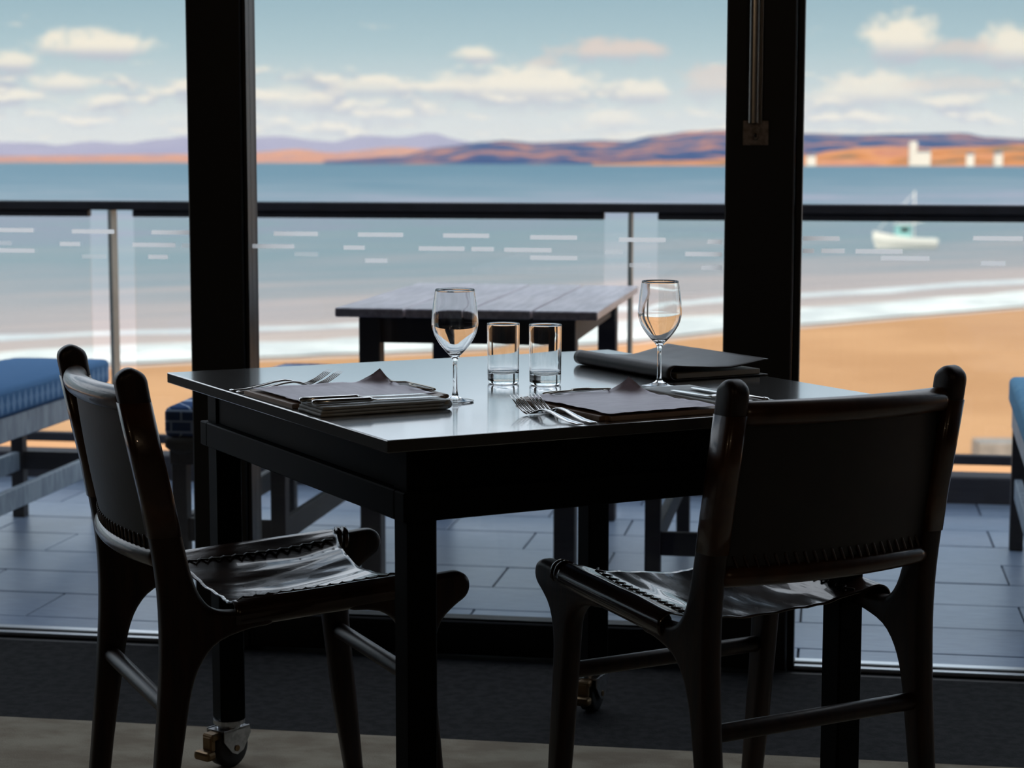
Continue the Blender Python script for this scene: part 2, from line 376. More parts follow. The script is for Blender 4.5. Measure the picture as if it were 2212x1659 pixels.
# the glass door
d1 = tag(empty('door_1', (-.79, WY, 0)), 'black framed glass door with a long steel pull handle', kind='structure')
X0, X1 = COLX[1] + .010 + .79, STX[1] + .79
obj('stile', box(STX[0] + .79, STX[1] + .79 - .001, -.045, .03, 0.002, 2.61, bev=.003), 'frame', d1)
obj('stile', box(X0 - .008, X0, -.028, .03, 0.002, 2.61, bev=.001), 'frame', d1)
obj('bottom_rail', box(X0, STX[0] + .79, -.03, .03, .002, .082, bev=.003), 'frame', d1)
obj('glazing_bead', box(X0, STX[0] + .79, -.022, .022, .082, .087, bev=.001), 'frame2', d1)
obj('top_rail', box(X0, STX[0] + .79, -.03, .03, 2.51, 2.61, bev=.003), 'frame', d1)
obj('glass_pane', box(X0, STX[0] + .79, -.004, .004, .087, 2.51), 'pane', d1)
for a in ((591, 687, 505), (773, 871, 507), (957, 1057, 509), (1145, 1247, 513), (1337, 1438, 518), (1528, 1560, 522), (545, 636, 532), (742, 788, 535), (904, 1004, 537), (1018, 1067, 538), (1089, 1192, 540),
          (1306, 1345, 544, 9.5, True), (1480, 1560, 549), (636, 687, 549, 9.5, True), (789, 837, 563), (1145, 1247, 557), (1359, 1405, 573, 9.5, True), (1515, 1560, 578)): marking(d1, *a)
ph = on_y(1632, 0, WY - .1); pb = on_y(1632, 265, WY - .1)
hx = ph.x + .79
hb = bmesh.new()
tube(hb, [(hx - .002, -.062, pb.z), (hx - .002, -.062, 2.1)], .0115, 28)
for dx, wid in ((.0115, .0022), (.0150, .0022)): bx(hb, hx + dx - wid / 2, hx + dx + wid / 2, -.060, -.046, pb.z, 2.1, bev=.0006)
hdl = obj('pull_handle', hb, 'steel', d1)
p0, p1 = on_y(1605, 260, WY - .05), on_y(1660, 314, WY - .05)
lp = obj('lock_plate', box(p0.x + .79, p1.x + .79, -.052, -.0445, p1.z, p0.z, bev=.0015), 'plate', d1)
cxp, czp = (p0.x + p1.x) / 2 + .79, (p0.z + p1.z) / 2
bm = bmesh.new(); tube(bm, [(cxp, -.050, czp), (cxp, -.0545, czp)], .019, 28); obj('lock_rose', bm, 'plate', lp)
bm = bmesh.new(); tube(bm, [(cxp, -.0535, czp + .004), (cxp, -.060, czp + .004)], .0085, 20)
bx(bm, cxp - .006, cxp + .006, -.060, -.0535, czp - .016, czp + .004, bev=.004, seg=2); obj('lock_cylinder', bm, 'plate', lp)
bm = bmesh.new(); tube(bm, [(cxp, -.0598, czp - .007), (cxp, -.0612, czp - .007)], .003, 12); obj('keyhole', bm, 'rubber', lp)

# ================================================================== TERRACE
ter = tag(empty('terrace_floor', (0, 5.5, 0)), 'grey tiled terrace floor outside the windows', kind='structure')
obj('terrace_slab', box(-6, 4.2, 4.42 - 5.5, 6.75 - 5.5, -.35, -.010), 'grout', ter)
RH, TL = .2615, .5545
tile_me = {}
def tile_mesh(k):
    if k not in tile_me:
        o = obj('tile', box(-TL / 2 + .0025, TL / 2 - .0025, -RH / 2 + .0025, RH / 2 - .0025, -.010, 0, bev=.0015), MT['tile'] if k == 0 else MT['tile2'])
        tile_me[k] = o.data; bpy.data.objects.remove(o)
    return tile_me[k]
for r in range(-1, 8):
    yc = 4.54 + RH * (r + .5); offx = (-.889 if r % 2 == 0 else -.615) + TL / 2
    if r == -1: yc += 0
    for k in range(-7, 6):
        xc = offx + k * TL
        if xc < -4.6 or xc > 2.4: continue
        if yc - RH / 2 < 4.42: 
            o = obj('tile', box(-TL / 2 + .0025, TL / 2 - .0025, 4.425 - yc, RH / 2 - .0025, -.010, 0, bev=.0015), 'tile', ter)
        else:
            o = bpy.data.objects.new('tile', tile_mesh(random.randint(0, 1))); COL.objects.link(o); o.parent = ter
        o.location = (xc, yc - 5.5, random.uniform(-.0008, .0008))
tag(obj('wall_base', box(XL, XR, YB, 6.60, -7.4, -.36), 'upstand'), 'dark base wall of the building under the terrace', kind='structure')
# balustrade
BY = 6.62
bal = tag(empty('balustrade', (0, BY, 0)), 'dark handrail balustrade with glass panels along the terrace edge', 'railing')
obj('handrail', box(-6, 4.2, -.03, .03, .968, 1.0, bev=.004), 'rail', bal)
for x0, x1 in ((-4.22, -2.625), (-2.459, -.772), (-.588, 1.08), (1.265, 2.95)):
    obj('glass_channel', box(x0, x1, -.018, .018, .944, .968, bev=.003), 'rail', bal)
    obj('glass_panel', box(x0, x1, -.005, .005, .16, .944), 'bglass', bal)
for x in (-4.4, -2.54, -.681, 1.178, 3.04):
    obj('post', box(x - .0065, x + .0065, -.03, .03, 0, .968, bev=.001), 'post', bal)
obj('bottom_rail', box(-6, 4.2, -.02, .02, .130, .162, bev=.003), 'upstand', bal)
tag(obj('trim_4', box(-6, 4.2, 6.585, 6.72, -.009, .09, bev=.006), 'upstand'), 'dark upstand kerb under the balustrade', kind='structure')

# outdoor table
ot = tag(empty('outdoor_table', (-.965, 5.61, 0)), 'weathered plank-topped wooden table on the terrace behind the door glass', 'table')
cuts = [-.36, -.165, .01, .18, .36]
for a, c in zip(cuts, cuts[1:]):
    obj('plank', box(a + .003, c - .003, -.54, .54, .726, .75 + random.uniform(-.001, .001), bev=.003), 'oplank', ot)
for sx in (-1, 1):
    for sy in (-1, 1):
        lx, ly = .267 * sx, .49 * sy
        obj('leg', box(lx - .029, lx + .029, ly - .029, ly + .029, 0, .726, bev=.003), 'oleg', ot)
for sy in (-1, 1): obj('apron', box(-.24, .24, .49 * sy - .014, .49 * sy + .014, .655, .7255, bev=.002), 'oleg', ot)
for sx in (-1, 1): obj('apron', box(.267 * sx - .014, .267 * sx + .014, -.462, .462, .655, .7255, bev=.002), 'oleg', ot)

# benches and their cushions
def bench(x, y, rz, label, L=1.08, Wd=.31, top=.43, slats=False, m='bench'):
    b_ = tag(empty('bench', (x, y, 0), rz), label, 'bench', 'terrace benches')
    hx, hy = Wd / 2, L / 2
    for sx in (-1, 1):
        for sy in (-1, 1):
            obj('leg', box(sx * (hx - .022) - .02, sx * (hx - .022) + .02, sy * (hy - .03) - .02, sy * (hy - .03) + .02, 0, top - .07, bev=.002), 'oleg', b_)
        obj('side_rail', box(sx * (hx - .014) - .014, sx * (hx - .014) + .014, -hy, hy, top - .07, top, bev=.003), m, b_)
        obj('stretcher', box(sx * (hx - .022) - .011, sx * (hx - .022) + .011, -hy + .05, hy - .05, .155, .215, bev=.002), m, b_)
    for sy in (-1, 1):
        obj('end_rail', box(-hx + .028, hx - .028, sy * (hy - .014) - .014, sy * (hy - .014) + .014, top - .07, top, bev=.002), m, b_)
        obj('stretcher', box(-hx + .042, hx - .042, sy * (hy - .03) - .011, sy * (hy - .03) + .011, .155, .215, bev=.002), 'oleg', b_)
    for k in range(4):
        x0 = -hx + .03 + k * (Wd - .06) / 4
        obj('seat_slat', box(x0 + .003, x0 + (Wd - .06) / 4 - .003, -hy + .029, hy - .029, top - .022, top - .002, bev=.002), m, b_)
    return b_
def cushion_mat(name, base, light, kind):
    m = bpy.data.materials.new(name); m.use_nodes = True; t = NT(m.node_tree); b = t.n['Principled BSDF']
    b.inputs['Roughness'].default_value = .95; b.inputs['Specular IOR Level'].default_value = .1
    co = t.new('ShaderNodeTexCoord').outputs['Object']; sx, sy, sz = t.sep(co)
    if kind == 'diamond':
        u = t.math('MULTIPLY', sy, 1 / .042); v = t.math('MULTIPLY', sz, 1 / .075)
        d = t.math('ADD', t.math('ABSOLUTE', t.math('SUBTRACT', t.math('FRACT', u), .5)), t.math('ABSOLUTE', t.math('SUBTRACT', t.math('FRACT', v), .5)))
        nz_ = t.sep(t.new('ShaderNodeNewGeometry').outputs['Normal'])[2]
        f = t.math('MULTIPLY', t.math('SUBTRACT', 1.0, t.sstep(d, .36, .42)), t.math('SUBTRACT', 1.0, t.sstep(nz_, .45, .8)))
    elif kind == 'maze':
        br = t.new('ShaderNodeTexBrick'); t.put(br.inputs['Vector'], t.comb(t.math('ADD', sx, t.math('MULTIPLY', sy, .9)), t.math('ADD', sz, t.math('MULTIPLY', sy, .13)), 0))
        br.inputs['Scale'].default_value = 9; br.inputs['Mortar Size'].default_value = .028; br.inputs['Mortar Smooth'].default_value = .1
        f = br.outputs['Fac']
    else:
        f = t.sstep(t.math('SINE', t.math('MULTIPLY', sy, 300.0)), -.2, .5)
        f = t.math('MULTIPLY', f, t.sstep(t.noise(co, 30), .35, .6))
    t.l.new(t.mix(f, base, light), b.inputs['Base Color'])
    bn = t.new('ShaderNodeBump'); bn.inputs['Strength'].default_value = .4; bn.inputs['Distance'].default_value = .003
    t.l.new(t.noise(co, 180), bn.inputs['Height']); t.l.new(bn.outputs[0], b.inputs['Normal']); return m
def cushion(bn_, name, label, m, L=1.09, Wd=.325, z0=.431, h=.088, pipe='bench'):
    rt = tag(empty(name, (bn_.location.x, bn_.location.y, z0), bn_.rotation_euler.z), label, 'cushion', 'bench cushions')
    bm = bmesh.new(); bx(bm, -Wd / 2, Wd / 2, -L / 2, L / 2, 0, h)
    bmesh.ops.subdivide_edges(bm, edges=bm.edges[:], cuts=5, use_grid_fill=True)
    for v in bm.verts:
        fx = 1 - (abs(v.co.x) / (Wd / 2)) ** 4; fy = 1 - (abs(v.co.y) / (L / 2)) ** 6
        if v.co.z > h * .6: v.co.z += .012 * fx * fy - .006 * (1 - fx * fy) + .003 * noise.noise(v.co * 7)
        if 0.01 < v.co.z < h * .9: v.co.x *= 1.02; v.co.y *= 1.006
    o = obj('cushion_body', bm, m, rt); md = o.modifiers.new('bev', 'BEVEL'); md.width = .014; md.segments = 3; md.limit_method = 'ANGLE'; md.angle_limit = .9
    for p in o.data.polygons: p.use_smooth = True
    return rt
bA = bench(-2.43, 5.33, .02, 'grey wooden bench at the left edge under a diamond-patterned cushion')
cushion(bA, 'bench_cushion', 'blue seat cushion with diamond pattern at the far left', cushion_mat('blue_diamond_fabric', lin(80, 116, 154), lin(124, 154, 186), 'diamond'))
bB = bench(-1.535, 5.31, 0, 'wooden bench behind the black column, left of the outdoor table', m='oleg')
cB = cushion(bB, 'bench_cushion', 'navy seat cushion with thin maze lines beside the outdoor table', cushion_mat('navy_maze_fabric', lin(48, 76, 118), lin(170, 185, 205), 'maze'))
bm = bmesh.new()
def flap(u, v):
    x = -.1625 + u * .20; return Vector((x, -.548 - .004 * math.sin(9 * u), -v * (.012 + .030 * abs(math.sin(u * 5.2 + .4)))))
grid(bm, 24, 4, flap); thicken(obj('loose_fabric_flap', bm, 'leather2', cB, True), .003)
bD = bench(.665, 5.31, -.045, 'grey wooden bench at the right edge of the terrace')
cushion(bD, 'bench_cushion', 'pale blue ribbed seat cushion at the far right', cushion_mat('pale_blue_ribbed_fabric', lin(90, 138, 168), lin(120, 162, 186), 'rib'))
bE = bench(-.30, 5.33, 0, 'bare dark wooden bench seen below the table, right of the outdoor table', top=.42, m='oleg')

# ================================================================== INDOOR TABLE
TH = .4909 + TW
N_old = (-.17788, 2.74311)
NX = N_old[0] * math.cos(TW) - N_old[1] * math.sin(TW); NY = N_old[0] * math.sin(TW) + N_old[1] * math.cos(TW)
L1, L2 = 1.0, .967
def TP(a, b_, z=.75):
    return Vector((NX + a * math.cos(TH) - b_ * math.sin(TH), NY + a * math.sin(TH) + b_ * math.cos(TH), z))
tb = tag(empty('dining_table', TP(0, 0, 0), TH), 'square dark wooden dining table laid for two by the windows', 'table')
tt_o = obj('tabletop', box(0, L2, 0, L1, .731, .75, bev=.0015, seg=2), 'table', tb)
tt_o.data.materials.append(mat('matt_dark_edge', (.05, .048, .045), .7, spec=.2))
for p in tt_o.data.polygons:
    if abs(p.normal.z) < .3: p.material_index = 1
pa, pr_ = .062, .047
for x0, x1, y0, y1 in ((pa, L2 - pa, pa, pa + .02), (pa, L2 - pa, L1 - pa - .02, L1 - pa), (pa, pa + .02, pa + .02, L1 - pa - .02), (L2 - pa - .02, L2 - pa, pa + .02, L1 - pa - .02)):
    obj('apron', box(x0, x1, y0, y1, .663, .7305), 'tframe', tb)
for x0, x1, y0, y1 in ((pr_, L2 - pr_, pr_, pr_ + .035), (pr_, L2 - pr_, L1 - pr_ - .035, L1 - pr_), (pr_, pr_ + .035, pr_ + .035, L1 - pr_ - .035), (L2 - pr_ - .035, L2 - pr_, pr_ + .035, L1 - pr_ - .035)):
    obj('lower_rail', box(x0, x1, y0, y1, .617, .662, bev=.002), 'tframe', tb)
LP, LS = .058, .049
def caster(parent, x, y, ang):
    root = empty('caster', (x, y, .092), ang, parent)
    bm = bmesh.new(); tube(bm, [(0, 0, 0), (0, 0, -.008)], .030, 24); tube(bm, [(0, 0, -.008), (0, 0, -.017)], .024, 24); obj('swivel_plate', bm, 'zinc', root)
    bm = bmesh.new()
    pts = [(-.036, -.014), (.030, -.014), (.034, -.03), (.014, -.060), (-.002, -.066), (-.016, -.060), (-.036, -.036)]
    for s in (-1, 1):
        b2 = bmesh.new(); slab_outline(b2, pts, s * .0225 - .0015, s * .0225 + .0015, .0006, 1)
        me = bpy.data.meshes.new('tmp'); b2.to_mesh(me); b2.free(); bm.from_mesh(me); bpy.data.meshes.remove(me)
    bx(bm, -.024, .024, -.036, .030, -.019, -.0155); obj('fork', bm, 'zinc', root)
    bm = bmesh.new(); tube(bm, [(-.0165, -.004, -.053), (-.0135, -.004, -.053), (.0135, -.004, -.053), (.0165, -.004, -.053)], [.032, .0385, .0385, .032], 32); obj('wheel', bm, 'rubber', root, True)
    bm = bmesh.new(); tube(bm, [(-.026, -.004, -.053), (.026, -.004, -.053)], .006, 14); obj('axle_bolt', bm, 'bolt', root)
    bm = bmesh.new(); bx(bm, -.014, .014, -.058, -.030, -.032, -.018, bev=.003); bx(bm, -.012, .012, -.060, -.046, -.052, -.022, bev=.003); bx(bm, -.020, .020, -.076, -.052, -.066, -.048, bev=.006, seg=2); obj('brake_lever', bm, 'bolt', root)
    return root
for i, (x, y) in enumerate(((LP, LP), (L2 - LP - LS, LP), (LP, L1 - LP - LS), (L2 - LP - LS, L1 - LP - LS))):
    lg = obj('leg', box(-LS / 2, LS / 2, -LS / 2, LS / 2, .092, .731, bev=.003), 'tframe', tb, loc=(x + LS / 2, y + LS / 2, 0))
    caster(tb, x + LS / 2, y + LS / 2, (-.5, -.9, -1.15, -.9)[i])

# ================================================================== CHAIRS
def make_chair(label):
    rt = tag(empty('dining_chair'), label, 'chair', 'leather sling dining chairs')
    XH = .208
    rear = [(-.138, 0), (-.102, 0), (-.088, .12), (-.070, .24), (-.058, .31), (-.040, .355), (-.010, .385), (.040, .400), (.075, .405), (.075, .428), (.030, .430), (-.012, .434), (-.036, .452), (-.054, .49), (-.070, .56), (-.096, .68), (-.116, .785),
            (-.121, .812), (-.131, .823), (-.146, .829), (-.160, .824), (-.169, .812), (-.166, .785), (-.145, .68), (-.121, .56), (-.109, .47), (-.107, .38), (-.112, .28), (-.124, .14)]
    front = [(.352, 0), (.386, 0), (.374, .14), (.362, .27), (.360, .335), (.372, .378), (.396, .402), (.416, .416), (.424, .432), (.421, .449), (.408, .459), (.385, .460), (.30, .452), (.20, .446), (.20, .416), (.262, .406), (.296, .378), (.306, .335), (.314, .27), (.330, .14)]
    def outline(p):
        # keep the square foot corners, spline the rest
        q = spline([(a, b2, 0) for a, b2 in p[1:] + p[:1]], 3)
        return [(v.x, v.y) for v in q]
    for s in (-1, 1):
        for nm, pts in (('rear_leg', rear), ('front_leg', front)):
            bm = bmesh.new(); slab_outline(bm, outline(pts), s * XH - .0175, s * XH + .0175, .012, 4)
            smooth_angle(obj(nm, bm, 'wood', rt), 40)
        bm = bmesh.new(); tube(bm, [(s * XH, .035, .424), (s * XH, .12, .428), (s * XH, .24, .437)], .0165, 16); obj('side_rail', bm, 'wood', rt, True)
        bm = bmesh.new(); rings = []
        for yc, zc, hd in ((-.1400, .775, .0262), (-.1205, .68, .0260), (-.1075, .62, .0262), (-.0965, .56, .0270)):
            ring = []
            for k in range(24):
                q = 2 * pi * k / 24; cq, sq = math.cos(q), math.sin(q)
                ring.append(bm.verts.new((s * XH + .0185 * math.copysign(abs(cq) ** .5, cq), yc + hd * math.copysign(abs(sq) ** .5, sq), zc)))
            rings.append(ring)
        for r0, r1 in zip(rings, rings[1:]):
            for k in range(24): bm.faces.new((r0[k], r0[(k + 1) % 24], r1[(k + 1) % 24], r1[k]))
        thicken(obj('leather_sleeve', bm, 'leather3', rt, True), .0012)
    # stretchers
    for y, z in ((-.090, .275), (.338, .275)):
        bm = bmesh.new(); dome_tube(bm, (-XH + .004, y, z), (XH - .004, y, z), .0145, 16); obj('stretcher', bm, 'wood', rt, True)
    # seat sling wraps the rails and sags between them
    R = .0225
    prof = []
    for k in range(9):
        th = -pi * .62 + k / 8 * (pi * 1.12)          # from the underside round the outer face to the top (measured outwards)
        prof.append((-1, th))
    def seat(u, v):
        y = .012 + v * .325
        zc = .4245 + (y - .03) / .21 * .0125
        n = 9; tt_ = u * 40
        if tt_ < n: th = -1.95 + tt_ / n * (1.95 + pi / 2); x = -XH - R * math.cos(th); z = zc + R * math.sin(th)
        elif tt_ > 40 - n: th = -1.95 + (40 - tt_) / n * (1.95 + pi / 2); x = XH + R * math.cos(th); z = zc + R * math.sin(th)
        else:
            q = (tt_ - n) / (40 - 2 * n); x = -XH + q * 2 * XH
            sag = (.030 + .012 * math.sin(v * pi)) * (1 - (2 * q - 1) ** 2)
            bow = 0.028 * (1 - (2 * q - 1) ** 2)
            y = y + bow * (1 - 2 * v)                    # front and rear edges curve in
            z = zc + R - sag + .0045 * noise.noise(Vector((x * 22, y * 6, 1.3))) * (1 - (2 * q - 1) ** 6) + .0016 * noise.noise(Vector((x * 50, y * 12, 4.3)))
        return Vector((x, y, z))
    bm = bmesh.new(); grid(bm, 81, 40, seat); st = thicken(obj('seat', bm, 'leather', rt, True), .003)
    # lacing along each side of the seat
    for s in (-1, 1):
        bm = bmesh.new()
        for k in range(26):
            v = .06 + k / 25 * .88; q = .105 if s < 0 else .895; u = (9 + q * 22) / 40
            p = seat(u, v); d = Vector((.0055 * (1 if k % 2 else -1), .0055, 0))
            dome_tube(bm, p - d + Vector((0, 0, .0018)), p + d + Vector((0, 0, .0032)), .0020, 6)
        obj('lacing', bm, 'lace', st, True)
    # binding rolls round the rail at the front end
        bm = bmesh.new()
        for yy in (.338, .350): tube(bm, [(s * XH, yy, .4445 + .0008), (s * XH, yy + .006, .4450)], .0228, 20)
        obj('rail_binding', bm, 'leather', st, True)
    # back: bowed top and bottom rolls with a leather panel
    def bowed(z, y, q): return Vector(((-1 + 2 * q) * (XH - .008), y - .030 * (1 - (2 * q - 1) ** 2), z))
    bm = bmesh.new(); tube(bm, [bowed(.776, -.140, k / 20) for k in range(21)], .0195, 18); tr = obj('top_roll', bm, 'leather3', rt, True)
    bm = bmesh.new(); tube(bm, [bowed(.522, -.096, k / 20) for k in range(21)], .0165, 18); br_ = obj('bottom_roll', bm, 'leather3', rt, True)
    def panel(u, v):
        a = bowed(.776, -.137, u); c = bowed(.522, -.093, u); p = a.lerp(c, v); p.y -= .004 * math.sin(v * pi); return p + Vector((0, .0, 0))
    bm = bmesh.new(); grid(bm, 21, 14, panel); pn = thicken(obj('backrest', bm, 'leather2', rt, True), .009, 0)
    bm = bmesh.new()
    for k in range(22):
        p = panel(.06 + .88 * k / 21, .90); dome_tube(bm, p + Vector((-.003, -.0065, .006)), p + Vector((.004, -.0065, -.010)), .0024, 6)
    obj('lacing', bm, 'lace', pn, True)
    return rt
ch = make_chair('brown leather sling chair at the left side of the table, turned to the right')
ch.location = TP(-.097, .602, 0); ch.rotation_euler = (0, 0, TH - pi / 2 - .055)
ch2 = copy_tree(ch); ch2['label'] = 'brown leather sling chair at the front right, seen from behind'
ch2.location = TP(.692, -.012, 0); ch2.rotation_euler = (0, 0, TH + .01)

# ================================================================== ON THE TABLE
def wine_glass(a, b_, label):
    out = [(0, 0), (.0300, 0), (.0310, .0012), (.0300, .0026), (.018, .0045), (.008, .0085), (.0046, .015), (.0038, .030), (.0036, .055), (.0042, .068), (.0075, .0755), (.016, .0845), (.0265, .0975), (.0345, .112), (.0382, .126), (.0385, .134), (.0375, .150), (.0350, .170), (.0325, .1855), (.0322, .1868)]
    inn = [(.0314, .1862), (.0338, .170), (.0363, .150), (.0373, .134), (.0370, .126), (.0333, .1128), (.0252, .0988), (.0148, .0865), (.006, .0805), (0, .0795)]
    op = [tuple(p) for p in spline([(r, z, 0) for r, z in out[2:]], 4)]
    prof = [(0, 0), (.0300, 0)] + [(p[0], p[1]) for p in op] + [(p[0], p[1]) for p in spline([(r, z, 0) for r, z in inn], 4)]
    prof[-1] = (0, prof[-1][1])
    o = obj('wine_glass', lathe(bmesh.new(), prof, 64), 'glass', None, True, TP(a, b_, .7503)); return tag(o, label, 'glass', 'wine glasses')
wine_glass(.283, .352, 'empty stemmed wine glass beside the left place setting')
wine_glass(.701, .381, 'empty stemmed wine glass in front of the brown menu folder')
def tumbler(a, b_, label):
    prof = [(0, .0), (.024, 0), (.0272, .0015), (.0282, .004), (.02825, .008), (.0285, .03), (.0290, .09), (.0292, .1050), (.0292, .1068), (.0288, .1080), (.0280, .1080), (.0276, .1068), (.0275, .1050), (.0274, .09), (.0268, .035), (.0266, .0260), (.0264, .0230), (.0250, .0195), (.018, .0175), (0, .0170)]
    o = obj('water_tumbler', lathe(bmesh.new(), prof, 64), 'glass', None, False, TP(a, b_, .7503)); smooth_angle(o, 50); return tag(o, label, 'glass', 'water tumblers')
tumbler(.479, .552, 'straight water tumbler, the left of the pair at mid table')
tumbler(.535, .498, 'straight water tumbler, the right of the pair at mid table')

def clipboard(a, b_, rz, label):
    """board lies with its clip on the +y edge; origin at its centre"""
    rt = tag(empty('clipboard', TP(a, b_, .7502), TH + rz), label, 'clipboard', 'place setting clipboards')
    W2, D2 = .118, .142
    bm = bmesh.new(); bx(bm, -W2, W2, -D2, D2, 0, .0075)
    es = [e for e in bm.edges if abs(e.verts[0].co.z - e.verts[1].co.z) > .005]; bmesh.ops.bevel(bm, geom=es, offset=.014, segments=5, affect='EDGES')
    es = [e for e in bm.edges if abs(e.verts[0].co.z - e.verts[1].co.z) < 1e-5 and len(e.link_faces) == 2 and e.calc_face_angle(0) > 1]; bmesh.ops.bevel(bm, geom=es, offset=.0012, segments=2, affect='EDGES')
    obj('board', bm, 'boardtop', rt)
    cl = obj('clip_plate', box(-.052, .052, D2 - .030, D2 - .004, .0085, .0115, bev=.001), 'leather2', rt)
    bm = bmesh.new(); y0, y1 = D2 - .034, D2 - .006
    pts = [(-.058, y1, .010), (-.055, y0 + .004, .015), (-.050, y0, .0165), (-.022, y0, .0175), (-.014, y0 + .012, .0175), (.014, y0 + .012, .0175), (.022, y0, .0175), (.050, y0, .0165), (.055, y0 + .004, .015), (.058, y1, .010), (.050, y1 + .003, .0125), (-.050, y1 + .003, .0125), (-.058, y1, .010)]
    tube(bm, spline(pts, 4), .0014, 8); obj('wire_bail', bm, 'clip', cl, True)
    return rt
clipboard(.149, .497, -pi / 2 + .02, 'pale wooden clipboard of the left place setting')
clipboard(.486, .166, .03, 'pale wooden clipboard of the right place setting')
def sheet(a, b_, rz, label, W2, D2, corner):
    bm = bmesh.new()
    def fn(u, v):
        x = -W2 + 2 * W2 * u; y = -D2 + 2 * D2 * v
        z = .0006 + .0010 * (1 + noise.noise(Vector((x * 22, y * 22, a * 10))))
        e = max(abs(2 * u - 1), abs(2 * v - 1)); z += .0022 * max(0, e - .86) / .14 * (1 + noise.noise(Vector((x * 40, y * 40, 2.2))))
        x += .003 * noise.noise(Vector((y * 30, .5, a))) * (abs(2 * u - 1) > .95); y += .003 * noise.noise(Vector((x * 30, 3.5, a))) * (abs(2 * v - 1) > .95)
        cu = u if corner > 0 else 1 - u
        k = max(0.0, cu + v - 1.76) / .24
        if k > 0: z += .022 * k ** 1.5; x -= corner * .012 * k * k; y -= .012 * k * k
        return Vector((x, y, z))
    grid(bm, 33, 33, fn)
    o = thicken(obj('menu_sheet', bm, 'paper', None, True, TP(a, b_, .7588), TH + rz), .0005, 1); return tag(o, label, 'paper', 'paper menu sheets')
sheet(.142, .487, -pi / 2 + .01, 'grey paper sheet with a curled corner on the left clipboard', .108, .122, -1)
sheet(.482, .155, .02, 'grey paper sheet with a curled corner on the right clipboard', .104, .128, 1)

def napkin(a, b_, rz, W2, D2, label, h=.013):
    rt = tag(empty('napkin', TP(a, b_, .7503), TH + rz), label, 'napkin', 'folded grey napkins')
    zz = 0
    for k in range(3):
        def fn(u, v, k=k):
            x = -W2 + 2 * W2 * u; y = -D2 + 2 * D2 * v
            x += .0012 * noise.noise(Vector((y * 30, k, 0))); 
            z = h * (k + .5) / 3 + .0008 * noise.noise(Vector((x * 30, y * 30, k * 3.1)))
            return Vector((x + (0.002 * k), y, z))
        bm = bmesh.new(); grid(bm, 12, 24, fn); thicken(obj('fold_layer', bm, 'napkin', rt, True), h / 3 * .88, 0)
    bm = bmesh.new(); tube(bm, [(W2 + .0005, -D2 + 2 * D2 * k / 20, h / 2 + .0004 * math.sin(k)) for k in range(21)], h * .47, 10); obj('folded_edge', bm, 'napkin', rt, True)
    return rt
napkin(.121, .320, 0, .110, .047, 'folded grey napkin under two knives at the left setting', .015)
napkin(.672, .185, .02, .052, .135, 'folded grey napkin under two knives at the right setting', .008)

def loft(bm, secs, n=10):
    """secs: (t, width/2, thickness/2, z) along local +y; superellipse sections"""
    rings = []
    for t, wv, th, z in secs:
        rings.append([bm.verts.new((wv * math.copysign(abs(math.cos(q)) ** .7, math.cos(q)), t, z + th * math.copysign(abs(math.sin(q)) ** .8, math.sin(q)))) for q in [2 * pi * k / n for k in range(n)]])
    for r0, r1 in zip(rings, rings[1:]):
        for k in range(n): bm.faces.new((r0[k], r0[(k + 1) % n], r1[(k + 1) % n], r1[k]))
    bm.faces.new(rings[0][::-1]); bm.faces.new(rings[-1]); return bm
def fork(p, q, label, z0=.7505):
    """handle end at p, tine tips at q (table coordinates)"""
    rt = tag(empty('fork', TP(p[0], p[1], z0), TH + math.atan2(q[1] - p[1], q[0] - p[0]) - pi / 2), label, 'fork', 'dinner forks')
    L = math.hypot(q[0] - p[0], q[1] - p[1]); k = L / .195
    bm = bmesh.new(); loft(bm, [(0, .0050, .0008, .0016), (.004 * k, .0072, .0014, .0017), (.03 * k, .0068, .0016, .0026), (.06 * k, .0050, .0018, .0060), (.085 * k, .0034, .0019, .0105), (.103 * k, .0030, .0019, .0120), (.116 * k, .0038, .0017, .0105), (.126 * k, .0078, .0013, .0065), (.136 * k, .0108, .0011, .0030), (.146 * k, .0118, .0010, .0018)], 14)
    obj('handle', bm, 'cutlery', rt, True)
    for i in range(4):
        x = (i - 1.5) * .0064; bm = bmesh.new()
        secs = [(.143 * k, .0021, .0010, .0019), (.155 * k, .0019, .0010, .0042), (.170 * k, .0017, .0009, .0105), (.184 * k, .0014, .0008, .0185), (.195 * k, .0007, .0005, .0255)]
        loft(bm, secs, 8); bmesh.ops.translate(bm, verts=bm.verts[:], vec=(x, 0, 0)); obj('tine', bm, 'cutlery', rt, True)
    return rt
fork((.004, .664), (.202, .690), 'steel fork at the left setting, farther from the clipboard')
fork((.006, .636), (.208, .658), 'steel fork at the left setting, touching the clipboard side')
fork((.322, .004), (.316, .202), 'steel fork at the right setting, the outer one on the left')
fork((.348, .008), (.349, .206), 'steel fork at the right setting, the inner one by the clipboard')
def knife(p, q, z0, label):
    rt = tag(empty('knife', TP(p[0], p[1], z0), TH + math.atan2(q[1] - p[1], q[0] - p[0]) - pi / 2), label, 'knife', 'table knives')
    L = math.hypot(q[0] - p[0], q[1] - p[1]); k = L / .22
    bm = bmesh.new(); loft(bm, [(0, .0040, .0025, .0042), (.004 * k, .0070, .0040, .0042), (.05 * k, .0066, .0042, .0042), (.088 * k, .0052, .0036, .0042), (.096 * k, .0058, .0040, .0042), (.102 * k, .0048, .0030, .0042)], 14); obj('handle', bm, 'cutlery', rt, True)
    bm = bmesh.new(); loft(bm, [(.100 * k, .0050, .0014, .0040), (.108 * k, .0085, .0010, .0036), (.16 * k, .0100, .0007, .0032), (.195 * k, .0096, .0006, .0030), (.212 * k, .0070, .0005, .0030), (.22 * k, .0015, .0004, .0030)], 12); obj('blade', bm, 'cutlery', rt, True)
    return rt
